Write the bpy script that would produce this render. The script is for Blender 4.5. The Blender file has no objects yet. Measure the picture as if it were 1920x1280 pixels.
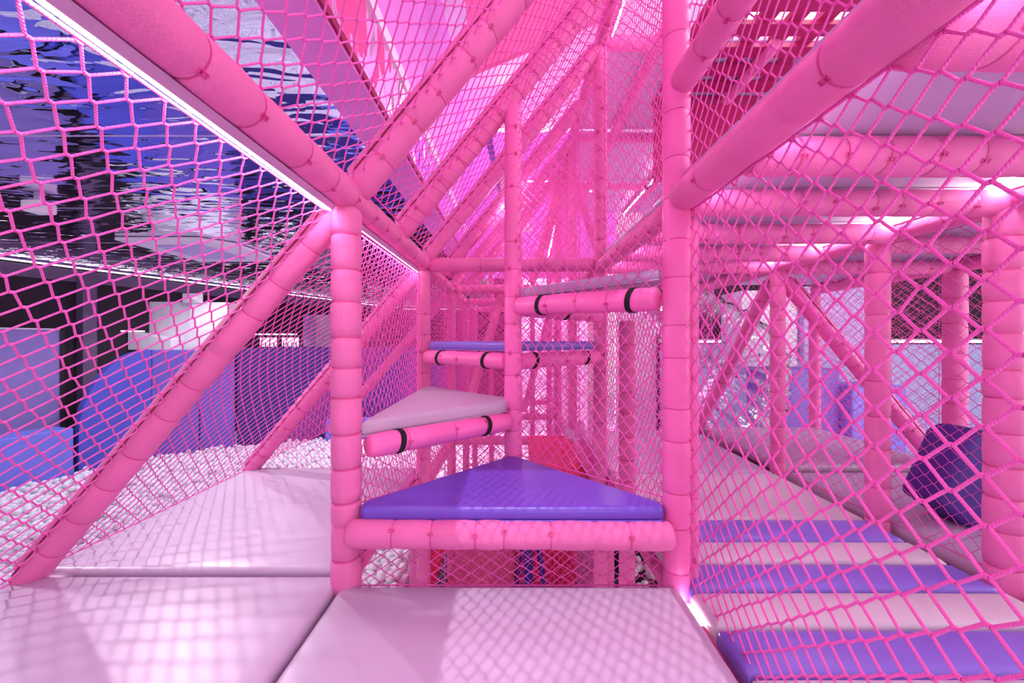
import bpy, bmesh, math, random
import numpy as np
from mathutils import Vector, Matrix
random.seed(7); rng = np.random.default_rng(7)
sc = bpy.context.scene
COL = sc.collection

# ------------------------------------------------------------------ camera, world, exposure
# metres; the camera stands at the origin looking along +Y, the play deck is 0.87 m below the lens, the hall floor 2.3 m below
cam_d = bpy.data.cameras.new('camera'); cam = bpy.data.objects.new('camera', cam_d); COL.objects.link(cam)
cam_d.lens = 13.46; cam_d.sensor_width = 36; cam_d.clip_start = 0.02; cam_d.clip_end = 200
cam.location = (0, 0, 0); cam.rotation_euler = (math.pi/2, 0, 0)
sc.camera = cam
w = bpy.data.worlds.new('world'); sc.world = w; w.use_nodes = True
w.node_tree.nodes['Background'].inputs[0].default_value = (1.0, 0.84, 0.97, 1)
w.node_tree.nodes['Background'].inputs[1].default_value = .8
sc.view_settings.view_transform = 'Standard'; sc.view_settings.look = 'None'
sc.view_settings.gamma = 1; sc.view_settings.exposure = 0.0; sc.view_settings.use_curve_mapping = False

def lamp(kind, name, loc, energy, color, size=.05, rot=None, **k):
    d = bpy.data.lights.new(name, kind); o = bpy.data.objects.new(name, d); COL.objects.link(o)
    o.location = loc; d.energy = energy; d.color = color
    if kind == 'AREA':
        d.shape = 'RECTANGLE'; d.size = size; d.size_y = k.get('sy', size)
    else:
        d.shadow_soft_size = size
    if kind == 'SPOT':
        d.spot_size = k.get('cone', 2.2); d.spot_blend = .6
    tgt = k.get('tgt')
    if tgt: o.rotation_euler = (Vector(tgt)-Vector(loc)).to_track_quat('-Z', 'Y').to_euler()
    elif rot: o.rotation_euler = rot
    return o
WARM = (1, .86, .92); MAG = (1, .35, .95)
# unseen soft overhead fills added high in the hall, to brighten the frame
lamp('AREA', 'overhead_fill', (.8, -2.2, 3.3), 40, (1, .84, .96), 2.5, tgt=(0, 1.5, -.8), sy=2.0)
lamp('AREA', 'overhead_fill', (3.6, 1.2, 3.4), 60, WARM, 1.8, tgt=(1.6, 2.0, -.8))
lamp('AREA', 'overhead_fill', (.2, 8.2, 3.5), 560, (1, .82, .98), 3.0, tgt=(0, 5.5, 0), sy=2)
lamp('AREA', 'right_fill', (6.5, .8, .6), 150, (1, .88, .96), 2.0, tgt=(2.0, 1.8, -.3))  # fill added out of view to lift the dark right-hand posts
lamp('AREA', 'front_fill', (1.2, -3.2, .3), 34, (1, .88, .97), 2.0, tgt=(.3, 1.8, -.2))  # added fill behind the camera, lights the posts from the front
lamp('AREA', 'magenta_roof_wash', (-.8, .3, 2.2), 22, (1, .25, .85), .6, tgt=(.1, 2.2, 1.2))
lamp('AREA', 'magenta_wall_wash', (1.0, 7.5, 3.3), 160, MAG, 1.5, tgt=(-1.0, 5.0, 3.0))
lamp('AREA', 'back_wall_fill', (.8, 8.3, 3.6), 260, (1, .86, .98), 1.6, tgt=(.8, 9.6, .2), sy=.5)  # added fill, only there to brighten the back wall
for q in ((0, 3.2, 1.15), (.0, 4.4, 1.2), (.1, 5.6, 1.2), (1.2, 4.6, .3)):
    lamp('POINT', 'bay_fill', q, 16, (1, .80, .94), .08)  # fill light added inside the tower bays, no fitting behind it
# key downlight that throws the net shadows onto the mats
# daylight from the roof light behind the photographer: throws the roof net's shadow on the centre mat and first step
sn = bpy.data.lights.new('rooflight_sun', 'SUN'); so = bpy.data.objects.new('rooflight_sun', sn); COL.objects.link(so)
sn.energy = 1.7; sn.angle = math.radians(.35); sn.color = (1, .94, 1); so.rotation_euler = (math.atan(.3), 0, 0)
lamp('SPOT', 'downlight_left', (-3.7, 1.9, 1.3), 210, (1, .95, 1), .10, tgt=(-1.1, 2.1, -.87), cone=1.3)
lamp('SPOT', 'wall_box_fill', (-5.2, 6.6, 1.3), 50, (1, .9, 1), .05, tgt=(-6.8, 8.2, .3), cone=1.2)  # added fill for the wall boxes, which the pit lamps miss
lamp('SPOT', 'mat_fill', (-2.9, 3.4, 1.3), 190, (1, .96, 1), .035, tgt=(-1.1, 2.1, -.87), cone=.75)  # added fill, stands in for wall and strip light on the mat
# downlights over the ball pit
for q in ((-6.3, 4.4), (-4.9, 6.2), (-3.0, 5.0), (-3.0, 7.6), (-6.0, 7.0)):
    lamp('SPOT', 'pit_downlight', (q[0], q[1], 1.33), 110, (.95, .94, 1), .06, tgt=(q[0], q[1], -3), cone=2.5)

# ------------------------------------------------------------------ materials
def lin(c): return tuple(((x/255)/12.92 if x/255 <= .04045 else ((x/255+.055)/1.055)**2.4) for x in c) + (1,)
def mat(name, rgb, rough=.45, metal=0, bump=None, var=.06, spec=.5, vscale=6.0):
    m = bpy.data.materials.new(name); m.use_nodes = True
    nt = m.node_tree; b = nt.nodes['Principled BSDF']; L = nt.links
    b.inputs['Roughness'].default_value = rough; b.inputs['Metallic'].default_value = metal
    b.inputs['Specular IOR Level'].default_value = spec
    c = lin(rgb)
    tc = nt.nodes.new('ShaderNodeTexCoord')
    n = nt.nodes.new('ShaderNodeTexNoise'); n.inputs['Scale'].default_value = vscale; n.inputs['Detail'].default_value = 4
    L.new(tc.outputs['Object'], n.inputs['Vector'])
    r = nt.nodes.new('ShaderNodeValToRGB')
    r.color_ramp.elements[0].color = tuple(max(0, x*(1-var)) for x in c[:3])+(1,)
    r.color_ramp.elements[1].color = tuple(min(1, x*(1+var)) for x in c[:3])+(1,)
    r.color_ramp.elements[0].position = .3; r.color_ramp.elements[1].position = .7
    L.new(n.outputs['Fac'], r.inputs[0]); L.new(r.outputs[0], b.inputs['Base Color'])
    if bump:
        kind, scale, strength, dist = bump
        bp = nt.nodes.new('ShaderNodeBump'); bp.inputs['Strength'].default_value = strength; bp.inputs['Distance'].default_value = dist
        if kind == 'weave':
            outs = []
            for dr in ('X', 'Y'):
                wv = nt.nodes.new('ShaderNodeTexWave'); wv.bands_direction = dr; wv.inputs['Scale'].default_value = scale
                L.new(tc.outputs['UV'], wv.inputs['Vector']); outs.append(wv)
            mx = nt.nodes.new('ShaderNodeMath'); mx.operation = 'MINIMUM'
            L.new(outs[0].outputs['Fac'], mx.inputs[0]); L.new(outs[1].outputs['Fac'], mx.inputs[1])
            L.new(mx.outputs[0], bp.inputs['Height'])
        elif kind == 'twist':
            wv = nt.nodes.new('ShaderNodeTexWave'); wv.bands_direction = 'DIAGONAL'; wv.inputs['Scale'].default_value = scale
            L.new(tc.outputs['UV'], wv.inputs['Vector']); L.new(wv.outputs['Fac'], bp.inputs['Height'])
        else:
            nn = nt.nodes.new('ShaderNodeTexNoise'); nn.inputs['Scale'].default_value = scale; nn.inputs['Detail'].default_value = 3
            L.new(tc.outputs['Object'], nn.inputs['Vector']); L.new(nn.outputs['Fac'], bp.inputs['Height'])
        L.new(bp.outputs[0], b.inputs['Normal'])
    return m
def emit(name, rgb, s):
    m = bpy.data.materials.new(name); m.use_nodes = True; nt = m.node_tree; b = nt.nodes['Principled BSDF']
    b.inputs['Base Color'].default_value = lin(rgb)
    b.inputs['Emission Color'].default_value = lin(rgb); b.inputs['Emission Strength'].default_value = s
    return m
M = {}
M['pink'] = mat('pink_woven_vinyl', (248, 124, 190), .5, bump=('weave', 130, .6, .0018))
M['pink_plain'] = mat('pink_vinyl', (247, 114, 188), .48, bump=('noise', 40, .15, .002))
M['pink_deep'] = mat('deep_pink_vinyl', (236, 60, 150), .5)
M['seam'] = mat('magenta_seam_thread', (150, 22, 84), .7)
M['tie'] = mat('pink_nylon_tie', (220, 72, 146), .35)
M['rope'] = mat('pink_rope', (248, 104, 196), .7, bump=('twist', 120, .8, .001))
M['rope_far'] = mat('pink_rope_fine', (248, 96, 190), .7)
M['mat_pink'] = mat('pale_pink_vinyl', (194, 174, 200), .38, bump=('noise', 9, .12, .01), var=.03, vscale=2)
M['mat_beige'] = mat('blush_beige_vinyl', (210, 198, 206), .38, bump=('noise', 9, .12, .01), var=.03)
M['mat_purple'] = mat('violet_vinyl', (134, 110, 210), .35, bump=('noise', 9, .12, .01), var=.04)
M['step_purple'] = mat('deep_violet_vinyl', (110, 76, 196), .36, bump=('noise', 9, .1, .01), var=.04)
M['dark_violet'] = mat('dark_violet_foam_cover', (74, 34, 140), .55)
M['mat_lilac'] = mat('grey_lilac_vinyl', (190, 172, 206), .35, bump=('noise', 9, .1, .01), var=.03)
M['strap'] = mat('black_webbing', (22, 10, 18), .8)
M['black'] = mat('black_wall_paint', (36, 20, 38), .7)
M['plum'] = mat('plum_grey_rail', (104, 84, 116), .5)
M['dark'] = mat('dark_plum_floor', (44, 30, 46), .5)
M['blue'] = mat('blue_padding', (78, 84, 190), .5, bump=('noise', 6, .1, .02))
M['blue_light'] = mat('periwinkle_padding', (116, 122, 222), .5)
M['violet_pad'] = mat('violet_blue_padding', (104, 90, 186), .5)
M['navy'] = mat('navy_padding', (48, 38, 120), .5)
M['white'] = mat('white_paint', (232, 226, 236), .6)
M['lilac_wall'] = mat('lilac_panel', (190, 176, 226), .5)
M['pale_blue'] = mat('pale_blue_panel', (186, 204, 246), .5)
M['lilac_pink'] = mat('lilac_pink_soffit', (224, 140, 222), .5)
M['coral'] = mat('coral_pink_panel', (246, 112, 172), .5)
M['crimson'] = mat('crimson_slats', (176, 24, 96), .5)
M['red'] = mat('red_pink_plastic', (232, 40, 92), .35)
M['rose'] = mat('rose_plastic', (250, 110, 160), .35)
M['alu'] = mat('anodised_aluminium', (214, 190, 222), .35, metal=.6)
M['ball'] = mat('pearl_white_plastic_ball', (234, 230, 236), .22, var=.02)
M['navy_metal'] = mat('navy_painted_steel', (36, 30, 140), .4)
M['led'] = emit('led_strip_glow', (255, 230, 247), 38)
M['led_dim'] = emit('led_line_glow', (255, 240, 252), 3.5)
M['backlit'] = emit('backlit_magenta_fabric', (222, 128, 238), .5)
M['screen'] = emit('lit_window', (240, 220, 255), 1.2)
# rippled mirror ceiling
def ripple(name, tint, sx, sy, dist, scale):
    m = bpy.data.materials.new(name); m.use_nodes = True; nt = m.node_tree; L = nt.links; b = nt.nodes['Principled BSDF']
    b.inputs['Base Color'].default_value = tint; b.inputs['Metallic'].default_value = 1; b.inputs['Roughness'].default_value = .03
    tc = nt.nodes.new('ShaderNodeTexCoord'); mp = nt.nodes.new('ShaderNodeMapping'); mp.inputs['Scale'].default_value = (sx, sy, sx)
    mp.inputs['Rotation'].default_value = (0, 0, .25)
    n = nt.nodes.new('ShaderNodeTexNoise'); n.inputs['Scale'].default_value = scale; n.inputs['Detail'].default_value = 1.5
    n.inputs['Distortion'].default_value = .4
    bp = nt.nodes.new('ShaderNodeBump'); bp.inputs['Strength'].default_value = 1; bp.inputs['Distance'].default_value = dist
    L.new(tc.outputs['Generated' if False else 'Object'], mp.inputs['Vector']); L.new(mp.outputs[0], n.inputs['Vector'])
    L.new(n.outputs['Fac'], bp.inputs['Height']); L.new(bp.outputs[0], b.inputs['Normal'])
    return m
M['ripple'] = ripple('rippled_mirror_steel', (.74, .72, .93, 1), 1.0, 2.6, .014, 3.0)
M['ripple_pink'] = ripple('rippled_pink_mirror', (.98, .72, .86, 1), 1.0, 1.6, .06, 2.4)
# clear plastic
def clear():
    m = bpy.data.materials.new('clear_polycarbonate'); m.use_nodes = True; nt = m.node_tree; L = nt.links
    nt.nodes.remove(nt.nodes['Principled BSDF']); out = nt.nodes['Material Output']
    t = nt.nodes.new('ShaderNodeBsdfTransparent'); t.inputs[0].default_value = (.95, .92, .98, 1)
    g = nt.nodes.new('ShaderNodeBsdfGlossy'); g.inputs['Roughness'].default_value = .16
    f = nt.nodes.new('ShaderNodeLayerWeight'); f.inputs[0].default_value = .62
    n = nt.nodes.new('ShaderNodeTexNoise'); n.inputs['Scale'].default_value = 9
    bp = nt.nodes.new('ShaderNodeBump'); bp.inputs['Distance'].default_value = .03
    tc = nt.nodes.new('ShaderNodeTexCoord'); L.new(tc.outputs['Object'], n.inputs['Vector'])
    L.new(n.outputs['Fac'], bp.inputs['Height']); L.new(bp.outputs[0], g.inputs['Normal'])
    mx = nt.nodes.new('ShaderNodeMixShader'); L.new(f.outputs['Facing'], mx.inputs[0])
    L.new(t.outputs[0], mx.inputs[1]); L.new(g.outputs[0], mx.inputs[2]); L.new(mx.outputs[0], out.inputs[0])
    return m
M['clear'] = clear()
M['screen_lilac'] = mat('lilac_screen_fabric', (146, 128, 200), .5)

# ------------------------------------------------------------------ helpers
def add(name, me, m, parent=None, loc=(0, 0, 0)):
    o = bpy.data.objects.new(name, me)
    if m is not None and not me.materials: me.materials.append(M[m] if isinstance(m, str) else m)
    COL.objects.link(o); o.location = loc
    if parent is not None: o.parent = parent
    return o
def empty(name, loc):
    o = bpy.data.objects.new(name, None); COL.objects.link(o); o.location = loc; o.empty_display_size = .05; return o
def tag(o, label, cat, group=None):
    o['label'] = label; o['category'] = cat
    if group: o['group'] = group
    return o
def struct(o): o['kind'] = 'structure'; return o
def stuff(o): o['kind'] = 'stuff'; return o
def pymesh(name, V, F, uv=None, smooth=True):
    me = bpy.data.meshes.new(name)
    V = np.asarray(V, dtype=np.float32); F = np.asarray(F, dtype=np.int32)
    n = F.shape[1]
    me.vertices.add(len(V)); me.vertices.foreach_set('co', V.ravel())
    me.loops.add(F.size); me.loops.foreach_set('vertex_index', F.ravel())
    me.polygons.add(len(F)); me.polygons.foreach_set('loop_start', np.arange(0, F.size, n, dtype=np.int32))
    me.update(calc_edges=True)
    me.polygons.foreach_set('use_smooth', np.full(len(F), smooth))
    if uv is not None:
        l = me.uv_layers.new(name='UVMap'); l.data.foreach_set('uv', np.asarray(uv, dtype=np.float32).ravel())
    me.validate(); return me
def frame(d):
    d = np.asarray(d, float); d = d/np.linalg.norm(d)
    a = np.array([0, 0, 1.]) if abs(d[2]) < .9 else np.array([0, 1., 0])
    x = np.cross(a, d); x /= np.linalg.norm(x); return d, x, np.cross(d, x)
def lathe(prof, p0, p1, sides=28):
    """prof = [(t in metres along the axis, radius)]; returns V,F,uv around axis from p0 to p1, relative to p0"""
    d, x, y = frame(np.array(p1)-np.array(p0))
    V = []; 
    ang = np.linspace(0, 2*math.pi, sides, endpoint=False)
    ring = np.outer(np.cos(ang), x)+np.outer(np.sin(ang), y)
    for t, r in prof: V.append(d*t+ring*r)
    V = np.concatenate(V); k = len(prof); F = []; UV = []
    cir = 2*math.pi*.05
    for i in range(k-1):
        for j in range(sides):
            j2 = (j+1) % sides
            F.append((i*sides+j, i*sides+j2, (i+1)*sides+j2, (i+1)*sides+j))
            u0, u1 = j/sides*cir, (j+1)/sides*cir; v0, v1 = prof[i][0], prof[i+1][0]
            UV += [(u0, v0), (u1, v0), (u1, v1), (u0, v1)]
    return V, F, UV
def padded(name, label, p0, p1, r=.05, seg=.13, cat='padded tube', ties='all', group=None, detail=1, groove=.95, seam=None, lash=False, m='pink', tie_dir=None, r_end=True):
    """foam-sleeved tube with tight grooves, cable ties and a closing seam; one thing"""
    p0 = Vector(p0); p1 = Vector(p1); Lg = (p1-p0).length; d = (p1-p0).normalized()
    rnd = random.Random(hash(label) % 99991 if False else sum(ord(c)*(i+3) for i, c in enumerate(label)))
    n = max(1, round(Lg/seg)); cuts = [0]
    for i in range(1, n): cuts.append((i+rnd.uniform(-.16, .16))*Lg/n)
    cuts.append(Lg)
    prof = [(0, .0005), (.0005, r*.4), (.002, r*.8), (.012, r*.97)] if r_end else [(0, r)]
    for i in range(n):
        a, b = cuts[i], cuts[i+1]; s = b-a; bl = 1+rnd.uniform(-.01, .03)
        if detail:
            g = .008
            if i > 0: prof += [(a+.0022, r*groove), (a+g, r*.985*bl)]
            prof += [(a+s*.3, r*1.01*bl), (a+s*.5, r*1.02*bl), (a+s*.7, r*1.01*bl)]
            if i < n-1: prof += [(b-g, r*.985*bl), (b-.0022, r*groove)]
        else:
            prof += [(a+.01, r), (b-.01, r), (b, r*.93)]
    prof += [(Lg-.012, r*.97), (Lg-.002, r*.8), (Lg-.0005, r*.4), (Lg, .0005)]
    prof = sorted(set(prof)); sides = 28 if detail else 12
    V, F, UV = lathe(prof, p0, p1, sides)
    o = add(name, pymesh(name, V, F, UV), m, loc=p0)
    tag(o, label, cat, group)
    _, fx, fy = frame(d); fx = Vector(fx); fy = Vector(fy)
    if ties and detail:
        for i in range(1, n):
            if rnd.random() < .12: continue
            tie(o, d*cuts[i], d, fx, fy, r, tie_dir)
    if seam is not None:
        s = Vector(seam); s = (s-d*s.dot(d)).normalized()
        # a rolled flap of the sleeve lying along the tube with the dark closing seam between
        off = s*(r*.8)
        V, F, UV = lathe([(.03, r*.3), (.045, r*.62), (Lg*.25, r*.6), (Lg*.5, r*.64), (Lg*.75, r*.6), (Lg-.045, r*.62), (Lg-.03, r*.3)], (0, 0, 0), tuple(d), 14)
        side = s.cross(d)*.0
        add('sleeve_flap', pymesh('sleeve_flap', V, F, UV), m, o, off+side)
        toward = (-(p0+d*Lg*.5)).normalized(); toward = (toward-d*toward.dot(d)).normalized()
        ln = (s*.75+toward*.72).normalized()
        V, F, UV = lathe([(.04, .001), (.05, .0032), (Lg-.05, .0032), (Lg-.04, .001)], (0, 0, 0), tuple(d), 6)
        add('seam', pymesh('seam', V, F, UV), 'seam', o, ln*(r*1.06))
    if lash:
        k = int(Lg/.065); pts = []
        T = np.linspace(.03, Lg-.03, k*14); A = T/.065*2*math.pi
        rr = r*1.05
        P = np.outer(T, np.array(d))+np.outer(np.cos(A)*rr, np.array(fx))+np.outer(np.sin(A)*rr, np.array(fy))
        stuff(add('lashing_cord', polytube('lashing_cord', P, .0022, 5), 'rope', o))
    return o
_tie_cache = {}
def tie(parent, loc, d, fx, fy, r, tdir=None):
    key = (round(r, 4),)
    if key not in _tie_cache:
        bm = bmesh.new()
        n = 24
        for k in range(n):
            a0 = 2*math.pi*k/n; a1 = 2*math.pi*(k+1)/n
            q = [bm.verts.new((math.cos(a)*rr, math.sin(a)*rr, z)) for a in (a0, a1) for rr, z in ((r*.965, -.0022), (r*.965, .0022))]
            bm.faces.new((q[0], q[2], q[3], q[1]))
        bmesh.ops.remove_doubles(bm, verts=bm.verts, dist=1e-5)
        mt = Matrix.Translation((r*.985, 0, .0))
        for dz, sx in ((-.009, .004), (.009, .004)):
            g = bmesh.ops.create_cube(bm, size=1, matrix=Matrix.Translation((r*.99, 0, dz)) @ Matrix.Diagonal((.005, .010, .003, 1)))
        for dy in (-.0045, .0045):
            bmesh.ops.create_cube(bm, size=1, matrix=Matrix.Translation((r*.99, dy, 0)) @ Matrix.Diagonal((.005, .0022, .020, 1)))
        bmesh.ops.create_cube(bm, size=1, matrix=Matrix.Translation((r*.985, 0, 0)) @ Matrix.Diagonal((.004, .006, .004, 1)))
        me = bpy.data.meshes.new('cable_tie'); bm.to_mesh(me); bm.free(); _tie_cache[key] = me
    o = add('cable_tie', _tie_cache[key], 'tie', parent, loc)
    # turn the head to a side of the tube the photographer can half see
    w = parent.location+Vector(loc); t = -w if tdir is None else Vector(tdir)
    t = t-d*t.dot(d)
    if t.length < 1e-4: t = fx
    t.normalize(); t = (t+d.cross(t)*random.uniform(-.5, .5)).normalized(); y = d.cross(t)
    o.rotation_euler = Matrix((t, y, d)).transposed().to_euler()
    return o
def polytube(name, P, r, n=6, closed=False, taper=None):
    P = np.asarray(P, float); k = len(P)
    T = np.gradient(P, axis=0); T /= np.linalg.norm(T, axis=1)[:, None]+1e-12
    up = np.array([0.13, .31, .94]); X = np.cross(T, up); X /= np.linalg.norm(X, axis=1)[:, None]+1e-12; Y = np.cross(T, X)
    a = np.linspace(0, 2*math.pi, n, endpoint=False)
    V = (P[:, None, :]+r*(np.cos(a)[None, :, None]*X[:, None, :]+np.sin(a)[None, :, None]*Y[:, None, :])).reshape(-1, 3)
    F = []
    for i in range(k-1):
        for j in range(n):
            F.append((i*n+j, i*n+(j+1) % n, (i+1)*n+(j+1) % n, (i+1)*n+j))
    return pymesh(name, V, F)
def segs_mesh(name, P, Q, r, n=4, r2=None):
    """every segment P[i]-Q[i] as a prism; vectorised; UV along"""
    P = np.asarray(P, float); Q = np.asarray(Q, float); D = Q-P; Ln = np.linalg.norm(D, axis=1); k = Ln > 1e-5
    P, Q, D, Ln = P[k], Q[k], D[k], Ln[k]; r = np.broadcast_to(r, k.shape)[k] if np.ndim(r) else np.full(len(P), r)
    D = D/Ln[:, None]; up = np.array([.21, .37, .9]); X = np.cross(D, up); X /= np.linalg.norm(X, axis=1)[:, None]; Y = np.cross(D, X)
    a = np.linspace(0, 2*math.pi, n, endpoint=False)
    R = r[:, None, None]*(np.cos(a)[None, :, None]*X[:, None, :]+np.sin(a)[None, :, None]*Y[:, None, :])
    V = np.concatenate([P[:, None, :]+R, Q[:, None, :]+R], axis=1).reshape(-1, 3)
    E = len(P); base = (np.arange(E)*2*n)[:, None]; j = np.arange(n); j2 = (j+1) % n
    F = np.stack([base+j, base+j2, base+n+j2, base+n+j], axis=2).reshape(-1, 4)
    u0 = np.broadcast_to(j/n*.012, (E, n)); u1 = u0+.012/n; v0 = np.zeros((E, n)); v1 = np.broadcast_to(Ln[:, None], (E, n))
    UV = np.stack([np.stack([u0, v0], -1), np.stack([u1, v0], -1), np.stack([u1, v1], -1), np.stack([u0, v1], -1)], 2).reshape(-1, 2)
    return pymesh(name, V, F, UV)
def net(label, O, U, W, poly, h=.032, hv=None, r=.0019, sides=5, knot='u', sag=.02, m='rope', cat='net', group=None, jit=.0011, border=True, phase=0.0, seed=3):
    """diamond netting in the plane O + a*U + b*W (U, W unit), clipped to the convex polygon poly [(a,b)] counter-clockwise"""
    O = np.array(O, float); U = np.array(U, float); W = np.array(W, float); U /= np.linalg.norm(U); W /= np.linalg.norm(W)
    N = np.cross(U, W); N /= np.linalg.norm(N)
    poly = np.array(poly, float); hv = hv or h
    ar = np.sum(poly[:, 0]*np.roll(poly[:, 1], -1)-np.roll(poly[:, 0], -1)*poly[:, 1])
    if ar < 0: poly = poly[::-1]
    lo = poly.min(0)-.1; hi = poly.max(0)+.1
    ni = int((hi[0]-lo[0])/h)+2; nj = int((hi[1]-lo[1])/hv)+2
    g = np.random.default_rng(seed)
    I, J = np.meshgrid(np.arange(ni), np.arange(nj), indexing='ij')
    A = lo[0]+phase*h+I*h+g.normal(0, jit, I.shape); B = lo[1]+J*hv+g.normal(0, jit, I.shape)
    # a slow drift so the rows run gently curved as hung netting does
    ext = hi-lo
    A = A+.010*np.sin(B*3.1+1.3); B = B+.014*np.sin(A*2.3+.4)
    kl = min(h, hv)*.11; dk = np.array([kl, 0]) if knot == 'u' else np.array([0, kl])
    ev = ((I+J) % 2 == 0)
    def pts(mask_i, mask_j): return np.stack([A[mask_i, mask_j], B[mask_i, mask_j]], -1)
    Ps, Qs, Rs = [], [], []
    i, j = np.nonzero(ev); node = pts(i, j)
    Ps.append(node-dk); Qs.append(node+dk); Rs.append(np.full(len(node), r*1.45))
    for di, dj in ((1, 1), (1, -1)):
        ok = (i+di < ni) & (j+dj < nj) & (j+dj >= 0); a, b = i[ok], j[ok]
        p = pts(a, b); q = pts(a+di, b+dj)
        s = 1 if knot == 'u' else dj
        Ps.append(p+dk*s); Qs.append(q-dk*s); Rs.append(np.full(len(p), r))
    P = np.concatenate(Ps); Q = np.concatenate(Qs); R = np.concatenate(Rs)
    t0 = np.zeros(len(P)); t1 = np.ones(len(P)); keep = np.ones(len(P), bool); D = Q-P
    for k in range(len(poly)):
        a = poly[k]; b = poly[(k+1) % len(poly)]; nrm = np.array([-(b[1]-a[1]), b[0]-a[0]])
        f = (P-a) @ nrm; gdt = D @ nrm
        out = (f < 0) & (f+gdt < 0); keep &= ~out
        with np.errstate(divide='ignore', invalid='ignore'): t = -f/gdt
        t0 = np.where((f < 0) & (f+gdt >= 0), np.maximum(t0, t), t0); t1 = np.where((f >= 0) & (f+gdt < 0), np.minimum(t1, t), t1)
    keep &= t1 > t0; P, Q, R, t0, t1 = P[keep], Q[keep], R[keep], t0[keep], t1[keep]; D = Q-P
    Q = P+D*t1[:, None]; P = P+D*t0[:, None]
    c = poly.mean(0); half = (poly.max(0)-poly.min(0))/2
    def bend(X):
        s = np.clip(1-((X[:, 0]-c[0])/half[0])**2, 0, 1)*np.clip(1-((X[:, 1]-c[1])/half[1])**2, 0, 1)
        return O+X[:, :1]*U+X[:, 1:2]*W+N*(s*sag)[:, None]
    me = segs_mesh('net', bend(P), bend(Q), R, sides)
    me.transform(Matrix.Translation(Vector(-O)))
    o = add('safety_net', me, m, loc=tuple(O)); tag(o, label, cat, group)
    if border:
        B3 = np.array([O*0+p[0]*U+p[1]*W for p in np.vstack([poly, poly[:1]])])
        add('border_rope', segs_mesh('border_rope', B3[:-1], B3[1:], r*1.6, 6), m, o)
    return o
def box_me(name, sx, sy, sz, bev=0, segs=2, smooth=False):
    bm = bmesh.new(); bmesh.ops.create_cube(bm, size=1, matrix=Matrix.Diagonal((sx, sy, sz, 1)))
    if bev: bmesh.ops.bevel(bm, geom=bm.edges[:], offset=bev, segments=segs, profile=.5, affect='EDGES')
    me = bpy.data.meshes.new(name); bm.to_mesh(me); bm.free()
    if bev or smooth:
        for p in me.polygons: p.use_smooth = True
    return me
def box(name, lo, hi, m, parent=None, bev=0, segs=2):
    c = [(a+b)/2 for a, b in zip(lo, hi)]; s = [abs(b-a) for a, b in zip(lo, hi)]
    o = add(name, box_me(name, *s, bev=bev, segs=segs), m, parent)
    o.location = c if parent is None else Vector(c)-parent.location
    return o
def prism(name, poly, z0, z1, m, bev=0, segs=3, parent=None, plane='xy', puff=0):
    """polygon extruded; plane 'xy': poly in x,y, thickness z0..z1; 'xz': poly in x,z, thickness along y"""
    bm = bmesh.new()
    def v3(p, t): return (p[0], p[1], t) if plane == 'xy' else ((p[0], t, p[1]) if plane == 'xz' else (t, p[0], p[1]))
    c = np.mean(np.array(poly), axis=0); c3 = Vector(v3(c, (z0+z1)/2))
    a = [bm.verts.new(Vector(v3(p, z0))-c3) for p in poly]; b = [bm.verts.new(Vector(v3(p, z1))-c3) for p in poly]
    bm.faces.new(a[::-1]); bm.faces.new(b)
    n = len(poly)
    for i in range(n): bm.faces.new((a[i], a[(i+1) % n], b[(i+1) % n], b[i]))
    bmesh.ops.recalc_face_normals(bm, faces=bm.faces)
    if bev: bmesh.ops.bevel(bm, geom=bm.edges[:], offset=bev, segments=segs, profile=.5, affect='EDGES')
    me = bpy.data.meshes.new(name); bm.to_mesh(me); bm.free()
    if bev:
        for p in me.polygons: p.use_smooth = True
    o = add(name, me, m, parent); o.location = c3 if parent is None else c3-parent.location
    if bev:
        wn = o.modifiers.new('wn', 'WEIGHTED_NORMAL'); wn.keep_sharp = True
    return o
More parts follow.
